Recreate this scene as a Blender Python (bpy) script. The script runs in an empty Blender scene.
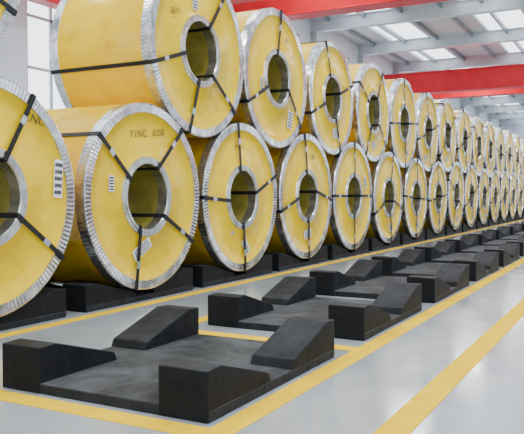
import bpy, math, random
from math import sin, cos, pi, radians, sqrt
random.seed(4)
F=710.0; PHI=math.atan(378/710.0); CAMZ=0.866; D=3.52
scene=bpy.context.scene
COL=scene.collection

# ---------------- materials ----------------
def newmat(name):
    m=bpy.data.materials.new(name); m.use_nodes=True
    nt=m.node_tree; b=nt.nodes['Principled BSDF']; return m,nt,b
def noise(nt,scale,detail=4,rough=.6,coord='Object',stretch=None,dist=0):
    tc=nt.nodes.new('ShaderNodeTexCoord'); n=nt.nodes.new('ShaderNodeTexNoise')
    n.inputs['Scale'].default_value=scale; n.inputs['Detail'].default_value=detail; n.inputs['Roughness'].default_value=rough
    n.inputs['Distortion'].default_value=dist
    if stretch:
        mp=nt.nodes.new('ShaderNodeMapping'); mp.inputs['Scale'].default_value=stretch
        nt.links.new(tc.outputs[coord],mp.inputs[0]); nt.links.new(mp.outputs[0],n.inputs['Vector'])
    else: nt.links.new(tc.outputs[coord],n.inputs['Vector'])
    return n
def ramp(nt,src,stops):
    r=nt.nodes.new('ShaderNodeValToRGB'); e=r.color_ramp.elements
    e[0].position=stops[0][0]; e[0].color=(*stops[0][1],1)
    e[1].position=stops[-1][0]; e[1].color=(*stops[-1][1],1)
    for p,c in stops[1:-1]:
        x=e.new(p); x.color=(*c,1)
    nt.links.new(src,r.inputs[0]); return r
def bump(nt,b,src,strength,dist=.01):
    k=nt.nodes.new('ShaderNodeBump'); k.inputs['Strength'].default_value=strength; k.inputs['Distance'].default_value=dist
    nt.links.new(src,k.inputs['Height']); nt.links.new(k.outputs[0],b.inputs['Normal'])
def simple(name,c1,c2,scale=6,rough=.5,metal=0,bmp=.1,coord='Object',detail=4,stretch=None,spec=.5):
    m,nt,b=newmat(name)
    n=noise(nt,scale,detail,coord=coord,stretch=stretch)
    r=ramp(nt,n.outputs[0],[(.3,c1),(.7,c2)])
    nt.links.new(r.outputs[0],b.inputs['Base Color'])
    b.inputs['Roughness'].default_value=rough; b.inputs['Metallic'].default_value=metal
    b.inputs['Specular IOR Level'].default_value=spec
    if bmp: bump(nt,b,n.outputs[0],bmp)
    return m
M={}
m,nt,b=newmat('yellow_wrap')
n=noise(nt,3.0,6,.6,dist=.6); r=ramp(nt,n.outputs[0],[(.22,(.74,.43,.0)),(.42,(.95,.615,.0)),(.75,(1,.69,.0))])
oi=nt.nodes.new('ShaderNodeObjectInfo'); hs=nt.nodes.new('ShaderNodeHueSaturation')
mr=nt.nodes.new('ShaderNodeMapRange'); mr.inputs['To Min'].default_value=.9; mr.inputs['To Max'].default_value=1.0
nt.links.new(oi.outputs['Random'],mr.inputs[0]); nt.links.new(mr.outputs[0],hs.inputs['Value'])
nt.links.new(r.outputs[0],hs.inputs['Color']); nt.links.new(hs.outputs[0],b.inputs['Base Color'])
b.inputs['Roughness'].default_value=.28; b.inputs['Specular IOR Level'].default_value=.2
tc=nt.nodes.new('ShaderNodeTexCoord'); wn_=noise(nt,3,3,.5)
mx=nt.nodes.new('ShaderNodeMixRGB'); mx.inputs[0].default_value=.3
nt.links.new(tc.outputs['Object'],mx.inputs[1]); nt.links.new(wn_.outputs['Color'],mx.inputs[2])
vo=nt.nodes.new('ShaderNodeTexVoronoi'); vo.feature='SMOOTH_F1'; vo.inputs['Scale'].default_value=4.5
nt.links.new(mx.outputs[0],vo.inputs['Vector'])
n2=noise(nt,4,2,.5,stretch=(1,.35,1))
ad=nt.nodes.new('ShaderNodeMath'); ad.operation='ADD'; nt.links.new(vo.outputs['Distance'],ad.inputs[0]); nt.links.new(n2.outputs[0],ad.inputs[1])
bump(nt,b,ad.outputs[0],.6,.04)
M['yellow']=m
M['rim']=simple('galvanised_edge_protector',(.34,.36,.37),(.90,.91,.92),9,.22,.92,.1)
M['ring']=simple('bore_ring_steel',(.32,.33,.31),(.74,.74,.70),8,.26,.9,.1)
M['bore']=simple('bore_liner',(.24,.20,.03),(.42,.34,.06),5,.45,.25,.2)
M['strap']=simple('black_strap',(.006,.006,.008),(.014,.014,.016),20,.5,.0,.05,spec=.3)
M['clip']=simple('strap_seal_steel',(.4,.4,.4),(.6,.6,.6),20,.35,.8,.05)
M['label']=simple('paper_label',(.82,.82,.80),(.9,.9,.88),10,.6,0,.02)
M['ink']=simple('marker_ink',(.012,.012,.02),(.03,.03,.04),10,.6,0,0)
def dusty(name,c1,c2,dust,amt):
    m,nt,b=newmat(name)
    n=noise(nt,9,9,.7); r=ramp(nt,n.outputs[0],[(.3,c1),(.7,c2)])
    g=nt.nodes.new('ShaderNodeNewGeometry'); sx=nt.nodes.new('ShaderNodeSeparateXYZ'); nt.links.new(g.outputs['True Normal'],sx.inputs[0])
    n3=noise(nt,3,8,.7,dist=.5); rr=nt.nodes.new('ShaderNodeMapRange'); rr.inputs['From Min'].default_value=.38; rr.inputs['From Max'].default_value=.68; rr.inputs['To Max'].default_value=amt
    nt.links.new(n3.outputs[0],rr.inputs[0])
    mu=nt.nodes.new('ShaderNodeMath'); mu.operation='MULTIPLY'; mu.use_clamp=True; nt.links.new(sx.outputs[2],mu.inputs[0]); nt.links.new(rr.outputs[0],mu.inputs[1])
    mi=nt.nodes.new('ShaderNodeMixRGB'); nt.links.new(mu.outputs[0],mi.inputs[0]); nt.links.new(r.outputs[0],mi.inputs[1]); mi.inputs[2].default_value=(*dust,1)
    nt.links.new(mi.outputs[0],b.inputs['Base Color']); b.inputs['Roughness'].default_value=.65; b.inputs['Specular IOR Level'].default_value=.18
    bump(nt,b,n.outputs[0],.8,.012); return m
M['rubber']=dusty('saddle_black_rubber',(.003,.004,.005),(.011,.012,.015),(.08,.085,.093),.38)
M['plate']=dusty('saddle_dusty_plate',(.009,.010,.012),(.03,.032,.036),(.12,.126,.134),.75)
M['wall']=simple('wall_paint',(.68,.73,.80),(.76,.81,.88),1.5,.7,0,.03)
M['ceil']=simple('ceiling_sheet',(.52,.57,.60),(.60,.65,.68),1,.6,.0,.03)
M['steel']=simple('painted_steel_grey',(.50,.56,.60),(.62,.67,.71),2,.45,.1,.03)
M['steeld']=simple('purlin_steel',(.20,.24,.28),(.28,.33,.37),2,.45,.2,.03)
M['red']=simple('crane_red_paint',(.50,.012,.02),(.62,.02,.03),2,.4,0,.03,spec=.2)
M['frame']=simple('window_frame',(.38,.42,.45),(.5,.54,.57),3,.5,.2,0)
M['yline']=simple('floor_yellow_paint',(.80,.46,.0),(.95,.61,.0),5,.7,0,.05,detail=9,spec=.05)
m,nt,b=newmat('sealed_concrete_floor')
n=noise(nt,.8,8,.7,dist=.4); r=ramp(nt,n.outputs[0],[(.3,(.29,.32,.34)),(.7,(.45,.485,.505))])
nt.links.new(r.outputs[0],b.inputs['Base Color'])
n2=noise(nt,3,5); r2=ramp(nt,n2.outputs[0],[(.3,(.08,)*3),(.7,(.22,)*3)]); nt.links.new(r2.outputs[0],b.inputs['Roughness'])
b.inputs['Specular IOR Level'].default_value=.65
bump(nt,b,n2.outputs[0],.03)
M['floor']=m

# ---------------- mesh builder ----------------
class MB:
    def __init__(s): s.v=[];s.f=[];s.m=[];s.sm=[];s.mats=[]
    def mi(s,k):
        if k not in s.mats: s.mats.append(k)
        return s.mats.index(k)
    def poly(s,pts,faces,mat,smooth=False):
        o=len(s.v); s.v+=pts; k=s.mi(mat)
        for f in faces: s.f.append([i+o for i in f]); s.m.append(k); s.sm.append(smooth)
    def box(s,a,b_,mat):
        x0,y0,z0=a;x1,y1,z1=b_
        s.poly([(x0,y0,z0),(x1,y0,z0),(x1,y1,z0),(x0,y1,z0),(x0,y0,z1),(x1,y0,z1),(x1,y1,z1),(x0,y1,z1)],
          [(0,3,2,1),(4,5,6,7),(0,1,5,4),(1,2,6,5),(2,3,7,6),(3,0,4,7)],mat)
    def obox(s,p,q,w,t,mat):
        import mathutils
        V=mathutils.Vector; p=V(p);q=V(q);w=V(w);t=V(t)
        P=[p-w,p+w,q+w,q-w]; pts=[tuple(a) for a in P]+[tuple(a+t) for a in P]
        s.poly(pts,[(0,1,2,3),(7,6,5,4),(0,4,5,1),(1,5,6,2),(2,6,7,3),(3,7,4,0)],mat)
    def make(s,name,loc=(0,0,0),bevel=0):
        me=bpy.data.meshes.new(name); me.from_pydata(s.v,[],s.f)
        for k in s.mats: me.materials.append(M[k])
        me.polygons.foreach_set('material_index',s.m); me.polygons.foreach_set('use_smooth',s.sm)
        me.update()
        import bmesh
        bm=bmesh.new(); bm.from_mesh(me); bmesh.ops.recalc_face_normals(bm,faces=bm.faces); bm.to_mesh(me); bm.free()
        o=bpy.data.objects.new(name,me); o.location=loc; COL.objects.link(o)
        if bevel:
            bv=o.modifiers.new('bevel','BEVEL'); bv.width=bevel; bv.segments=2; bv.limit_method='ANGLE'
        return o

# ---------------- coil ----------------
def coil(x,z,R,W,straps,labels=(),texts=(),ri=.262,y=D,N=240):
    b=MB()
    RF=.078
    prof=[(ri,.0,'ring',0),(ri+.006,-.010,'ring',0),(ri+.028,-.011,'ring',0),(ri+.030,-.005,'ring',0),(ri+.058,-.006,'ring',0),(ri+.062,.006,'yellow',0),
          (R-RF-.25*(R-ri),.010,'yellow',0),(R-RF,.006,'rim',0),(R-RF+.002,-.006,'rim',1),(R-.016,-.008,'rim',1),(R-.003,-.003,'rim',0),
          (R,.006,'rim',0),(R,.085,'rim',1),(R-.004,.087,'yellow',0),(R-.004,W-.087,'rim',0),(R,W-.085,'rim',0),(R,W,'rim',0),
          (R-RF,W+.006,'yellow',0),(ri+.055,W-.004,'ring',0),(ri,W,'bore',0),(ri,W*.6,'bore',0),(ri,W*.3,'bore',0),(ri,.09,'ring',0)]
    P=len(prof); o=len(b.v)
    for i in range(N):
        a=2*pi*i/N; ca,sa=cos(a),sin(a)
        for (r,yy,mt,cr) in prof:
            if cr:
                if yy<0.05: yy=yy+(.0035 if i%2 else 0)
                else: r=r-(.002 if i%2 else 0)
            b.v.append((r*ca,yy,r*sa))
    for i in range(N):
        j=(i+1)%N
        for k in range(P):
            l=(k+1)%P; mt=prof[k][2]
            b.f.append([o+i*P+k,o+i*P+l,o+j*P+l,o+j*P+k]); b.m.append(b.mi(mt)); b.sm.append(mt in('yellow','bore'))
    hw=.017
    for st in straps:
        a,tl=(st if isinstance(st,tuple) else (st,0))
        a0=radians(a); a1=radians(a+tl)
        e0=(cos(a0),0,sin(a0)); e1=(cos(a1),0,sin(a1))
        t1=(-sin(a1)*hw,0,cos(a1)*hw); t0=(-sin(a0)*hw,0,cos(a0)*hw)
        pi_=(e0[0]*(ri-.002),-.012,e0[2]*(ri-.002)); po=(e1[0]*(R+.004),-.012,e1[2]*(R+.004))
        dx,dz=po[0]-pi_[0],po[2]-pi_[2]; L=sqrt(dx*dx+dz*dz); tf=(-dz/L*hw,0,dx/L*hw)
        b.obox(pi_,po,tf,(0,-.005,0),'strap')
        b.obox((pi_[0],W+.008,pi_[2]),(po[0],W+.008,po[2]),tf,(0,.005,0),'strap')
        b.obox((e1[0]*R,-.016,e1[2]*R),(e1[0]*R,W+.012,e1[2]*R),t1,(e1[0]*.006,0,e1[2]*.006),'strap')
        b.obox((e0[0]*ri,-.016,e0[2]*ri),(e0[0]*ri,W+.012,e0[2]*ri),t0,(-e0[0]*.006,0,-e0[2]*.006),'strap')
        f=.55; c=(pi_[0]+dx*f,-.016,pi_[2]+dz*f); c2=(c[0]+dx/L*.06,-.016,c[2]+dz/L*.06)
        b.obox(c,c2,(tf[0]*1.25,0,tf[2]*1.25),(0,-.004,0),'clip')
    for (lx,lz,w,h,rot) in labels:
        ra=radians(rot); u=(cos(ra),sin(ra)); v=(-sin(ra),cos(ra))
        def pt(s_,t_,yy): return (lx+u[0]*s_+v[0]*t_,yy,lz+u[1]*s_+v[1]*t_)
        b.obox(pt(-w/2,0,.0),pt(w/2,0,.0),(v[0]*h/2,0,v[1]*h/2),(0,-.003,0),'label')
        for k in range(5):
            tt=-h*.36+k*h*.18
            x0=-w*.42; 
            while x0<w*.4:
                ln=random.uniform(.04,.18)*w; x1=min(x0+ln,w*.42)
                b.obox(pt(x0,tt,-.003),pt(x1,tt,-.003),(v[0]*h*.05,0,v[1]*h*.05),(0,-.0012,0),'ink'); x0=x1+.03*w
    ob=b.make('steel_coil',(x,y,z))
    for i,(tx,lx,lz,sz,rot) in enumerate(texts):
        c=bpy.data.curves.new('marking','FONT'); c.body=tx; c.size=sz; c.extrude=.0008; c.offset=-.001; c.shear=.3; c.align_x='CENTER'
        t=bpy.data.objects.new('handwritten_marking_%d'%(i+1),c); COL.objects.link(t)
        c.materials.append(M['ink'])
        t.parent=ob; t.location=(lx,-.001,lz); t.rotation_euler=(pi/2,-radians(rot),0)
    return ob

SP=1.565; X0=4.645
ZC=.84
def zc(R): return ZC+(R-.75)*1.04
n_low=21
rl={-2:1.0,-1:.76,0:.755,1:.745,2:.75,3:.75,4:.725,5:.71}
low=[]
for i in range(-2,n_low):
    R=rl.get(i,random.choice([.71,.72,.73,.74]))
    x=X0+i*SP
    if i==-1: x=3.04
    if i==-2: x=1.28
    low.append([i,x,zc(R) if i>-2 else zc(.75)+.27,R])
lowstr={-1:[(-28,-6),60,150,(235,10)],0:[(150,-8),(62,-12),(-38,6),(245,12)],1:[(10,8),(105,-6),(188,-8),(268,4)],2:[(12,-16),98,(185,8),272],
        3:[0,90,180,270],4:[-15,75,200,280]}
lowlab={-1:[(.60,.12,.08,.26,-4)],0:[(-.08,-.42,.24,.09,28),(-.45,.10,.06,.12,0)],1:[(.05,-.50,.10,.16,35),(-.22,-.35,.05,.03,0)],2:[(.0,-.45,.2,.1,10)],3:[(.45,.2,.1,.15,10)]}
lowtxt={-1:[('KNC',.38,.48,.09,-8)],0:[('Y1NC',-.12,.47,.09,6),('8208',.14,.50,.08,4)],1:[('H-2',-.12,.48,.07,0)],2:[('26',.15,.45,.09,0)]}
for i,x,z,R in low:
    st=lowstr.get(i); 
    if not st:
        a=random.uniform(-30,30); st=[a,a+90,a+180,a+270]
    lab=lowlab.get(i,[(.1,-.5,.18,.12,random.uniform(-30,30))])
    coil(x,z,R,1.05 if i%3 else 1.1,st,lab,lowtxt.get(i,[]),N=300 if i<6 else 120)
def tang(c1,c2,R):
    (x1,z1,r1),(x2,z2,r2)=c1,c2
    a=r1+R+.004; b=r2+R+.004; dx=x2-x1; dz=z2-z1; d=sqrt(dx*dx+dz*dz)
    p=(a*a-b*b+d*d)/(2*d); h=sqrt(a*a-p*p)
    return x1+dx/d*p-dz/d*h, z1+dz/d*p+dx/d*h
ru={-1:.75,0:.775,1:.755,2:.73,3:.735,4:.75}
upstr={0:[(192,4),(62,-6),(-48,8),(-100,-6)],1:[(95,-10),(-20,-20),(205,0)],2:[(110,0),(20,0),(-70,0),(200,0)],3:[(-40,0),(60,0),(150,0),(240,0)]}
for k in range(len(low)-1):
    i=low[k][0]
    if i==-1: continue
    key=-1 if i==-2 else i
    R=ru.get(key,random.choice([.72,.73,.74,.75]))
    x,z=tang(low[k][1:4],low[k+1][1:4],R)
    st=upstr.get(i)
    if not st:
        a=random.uniform(-40,40); st=[a,a+90,a+180,a+270]
    lab={0:[(-.1,.42,.08,.14,0)],1:[(.3,-.42,.12,.20,-15),(-.38,-.1,.06,.14,0)],2:[(.1,-.45,.2,.12,0)]}.get(i,[(random.uniform(-.2,.2),-.48,.16,.1,0)])
    tx={0:[('36Y1',-.40,.25,.08,10)],1:[('87',.2,.42,.08,0)]}.get(i,[])
    coil(x,z,R,1.05 if i else 1.08,st,lab,tx,N=300 if i<6 else 120)

# ---------------- saddles ----------------
def saddle(x0,x1,y0,y1,bwy=.23):
    b=MB(); hx=(x1-x0)/2; hy=(y1-y0)/2
    t=.045
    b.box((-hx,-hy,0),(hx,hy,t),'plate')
    for sy in(-1,1):
        ya=sy*hy-sy*.002; yb=sy*(hy-bwy)
        lo,hi=min(ya,yb),max(ya,yb)
        for sx in(-1,1):
            pr=[(hx+.004,.001),(hx+.004,.200),(hx-.10,.204),(.13,.086),(.11,t-.002)]
            pts=[(sx*p,lo,q) for p,q in pr]+[(sx*p,hi,q) for p,q in pr]
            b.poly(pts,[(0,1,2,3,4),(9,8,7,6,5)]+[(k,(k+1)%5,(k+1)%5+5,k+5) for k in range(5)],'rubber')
    return b.make('coil_saddle',((x0+x1)/2,(y0+y1)/2,0),bevel=.005)
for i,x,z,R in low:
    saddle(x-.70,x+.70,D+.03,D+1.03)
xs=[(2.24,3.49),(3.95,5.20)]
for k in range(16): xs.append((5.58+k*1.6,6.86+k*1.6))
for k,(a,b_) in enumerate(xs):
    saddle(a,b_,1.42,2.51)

# ---------------- floor & markings ----------------
b=MB(); b.poly([(-8,-14,0),(82,-14,0),(82,12.2,0),(-8,12.2,0)],[(0,1,2,3)],'floor'); b.make('floor')
b=MB()
def line(x0,x1,y0,y1,z=.0): b.box((x0,y0,.0005),(x1,y1,.0025+z),'yline')
line(-6,70,.72,.84); line(2.1,70,1.28,1.39); line(-6,70,3.375,3.475)
line(2.09,2.20,1.28,3.375,.0003); line(3.50,34,2.60,2.70); line(3.66,3.77,1.385,2.60,.0003)
b.make('floor_marking_lines')

# ---------------- building shell ----------------
YW=12.0; YR=-14.0; H=8.0; XE=74; XN=-8
wn=1
def window(cx,cy,along,s=1):
    global wn
    b=MB()
    def bx(u0,u1,z0,z1,d=.06):
        if along=='x': b.box((cx+u0,cy+.06,z0),(cx+u1,cy+.06+d,z1),'frame')
        else: b.box((cx+.06,cy+u0,z0),(cx+.06+d,cy+u1,z1),'frame')
    bx(-1.6,1.6,2.6,2.68);bx(-1.6,1.6,7.12,7.2);bx(-1.6,-1.52,2.6,7.2);bx(1.52,1.6,2.6,7.2)
    for u in(-.8,0,.8): bx(u-.03,u+.03,2.6,7.2,.05)
    for z in(3.7,4.85,6.0): bx(-1.6,1.6,z-.03,z+.03,.05)
    b.make('window_%d'%wn); wn+=1
def wallx(name,y,a0,a1,first,pitch):
    b=MB(); b.box((a0,y,0),(a1,y+.25,2.6),'wall'); b.box((a0,y,7.2),(a1,y+.25,H+.3),'wall')
    prev=a0; c=first
    while c<a1-3:
        b.box((prev,y,2.6),(c-1.6,y+.25,7.2),'wall'); window(c,y,'x'); prev=c+1.6; c+=pitch
    b.box((prev,y,2.6),(a1,y+.25,7.2),'wall'); b.make(name)
def wally(name,x,a0,a1,first,pitch):
    b=MB(); b.box((x,a0,0),(x+.25,a1,2.6),'wall'); b.box((x,a0,7.2),(x+.25,a1,H+.3),'wall')
    prev=a0; c=first
    while c<a1-2:
        b.box((x,prev,2.6),(x+.25,c-1.6,7.2),'wall'); window(x,c,'y'); prev=c+1.6; c+=pitch
    b.box((x,prev,2.6),(x+.25,a1,7.2),'wall'); b.make(name)
wallx('wall_left',YW,XN,XE,-3.4,5.5)
wallx('wall_right',YR-.25,XN,XE,-5.0,3.9)
wally('wall_far',XE,YR,YW+.25,-11.5,4.6)
wally('wall_near',XN-.25,YR,YW+.25,-11.5,4.0)
b=MB()
sky=[(8.6,10.4),(4.2,6.0),(-.4,1.4),(-5.4,-3.6),(-10.8,-9)]
prev=YW+.25
for lo,hi in sky:
    b.box((XN,hi,H),(XE,prev,H+.12),'ceil'); prev=lo
b.box((XN,YR,H),(XE,prev,H+.12),'ceil')
b.make('ceiling')
b=MB()
x=-3.4+2.75
while x<XE-.5:
    b.box((x-.15,YR,H-.03),(x+.15,YW,H),'steel'); b.box((x-.02,YR,H-.5),(x+.02,YW,H-.03),'steel'); b.box((x-.15,YR,H-.53),(x+.15,YW,H-.5),'steel')
    x+=5.5
y=11.2
while y>YR:
    b.box((XN,y-.04,H-.18),(XE,y+.04,H-.001),'steeld'); y-=1.5
b.make('roof_framing')
x=-3.4+2.75
while x<XE-.5:
    b=MB()
    b.box((x-.18,YW-.32,0),(x+.18,YW-.29,H-.53),'steel'); b.box((x-.02,YW-.29,0),(x+.02,YW-.03,H-.53),'steel'); b.box((x-.18,YW-.03,0),(x+.18,YW,H-.53),'steel')
    b.box((x-.15,YW-.85,4.7),(x+.15,YW-.3,4.95),'steel')
    b.make('steel_column'); x+=5.5
b=MB()
b.box((XN,YW-.85,5.5),(XE,YW-.5,5.53),'red');b.box((XN,YW-.69,4.98),(XE,YW-.66,5.5),'red');b.box((XN,YW-.85,4.95),(XE,YW-.5,4.98),'red'); b.box((XN,YW-.71,5.53),(XE,YW-.64,5.57),'steeld')
b.make('crane_runway_beam')
def crane(X):
    b=MB()
    for dx in(0,2.2):
        b.box((X+dx,-13,5.66),(X+dx+.5,YW-.45,6.55),'red')
        b.box((X+dx-.04,-13,6.55),(X+dx+.54,YW-.45,6.6),'red'); b.box((X+dx-.04,-13,5.62),(X+dx+.54,YW-.45,5.66),'red')
        b.box((X+dx+.21,-13,6.6),(X+dx+.28,YW-.45,6.66),'steeld')
    b.box((X-.6,YW-.85,5.6),(X+3.3,YW-.47,6.1),'red')
    b.box((X-.1,1.0,6.66),(X+2.8,2.6,7.2),'steeld')
    b.make('overhead_crane',bevel=.01)
crane(15.0); crane(33.2)

# ---------------- world, lights ----------------
w=bpy.data.worlds.new('World'); scene.world=w; w.use_nodes=True
bg=w.node_tree.nodes['Background']; bg.inputs[0].default_value=(.84,.92,1,1); bg.inputs[1].default_value=3.7
for lx in(-3,3,9,16,24,34,48,62):
    for ly in(7.0,1.8,-4):
        L=bpy.data.lights.new('ceiling_fill_light','AREA'); L.shape='RECTANGLE'; L.size=1.2; L.size_y=1.2; L.energy=150 if lx<20 else 270; L.color=(.98,.99,1)  # added fill light below the roof, supplements the skylights; no actual fixture
        o=bpy.data.objects.new('ceiling_fill_light',L); o.location=(lx,ly,7.3); COL.objects.link(o)

# ---------------- camera ----------------
cd=bpy.data.cameras.new('camera'); cam=bpy.data.objects.new('camera',cd); COL.objects.link(cam)
cd.sensor_width=36; cd.lens=F/524*36; cd.clip_end=300
cam.location=(0,0,CAMZ)
pitch=math.atan(23/F)
cam.rotation_euler=(pi/2-pitch,0,PHI-pi/2)
scene.camera=cam
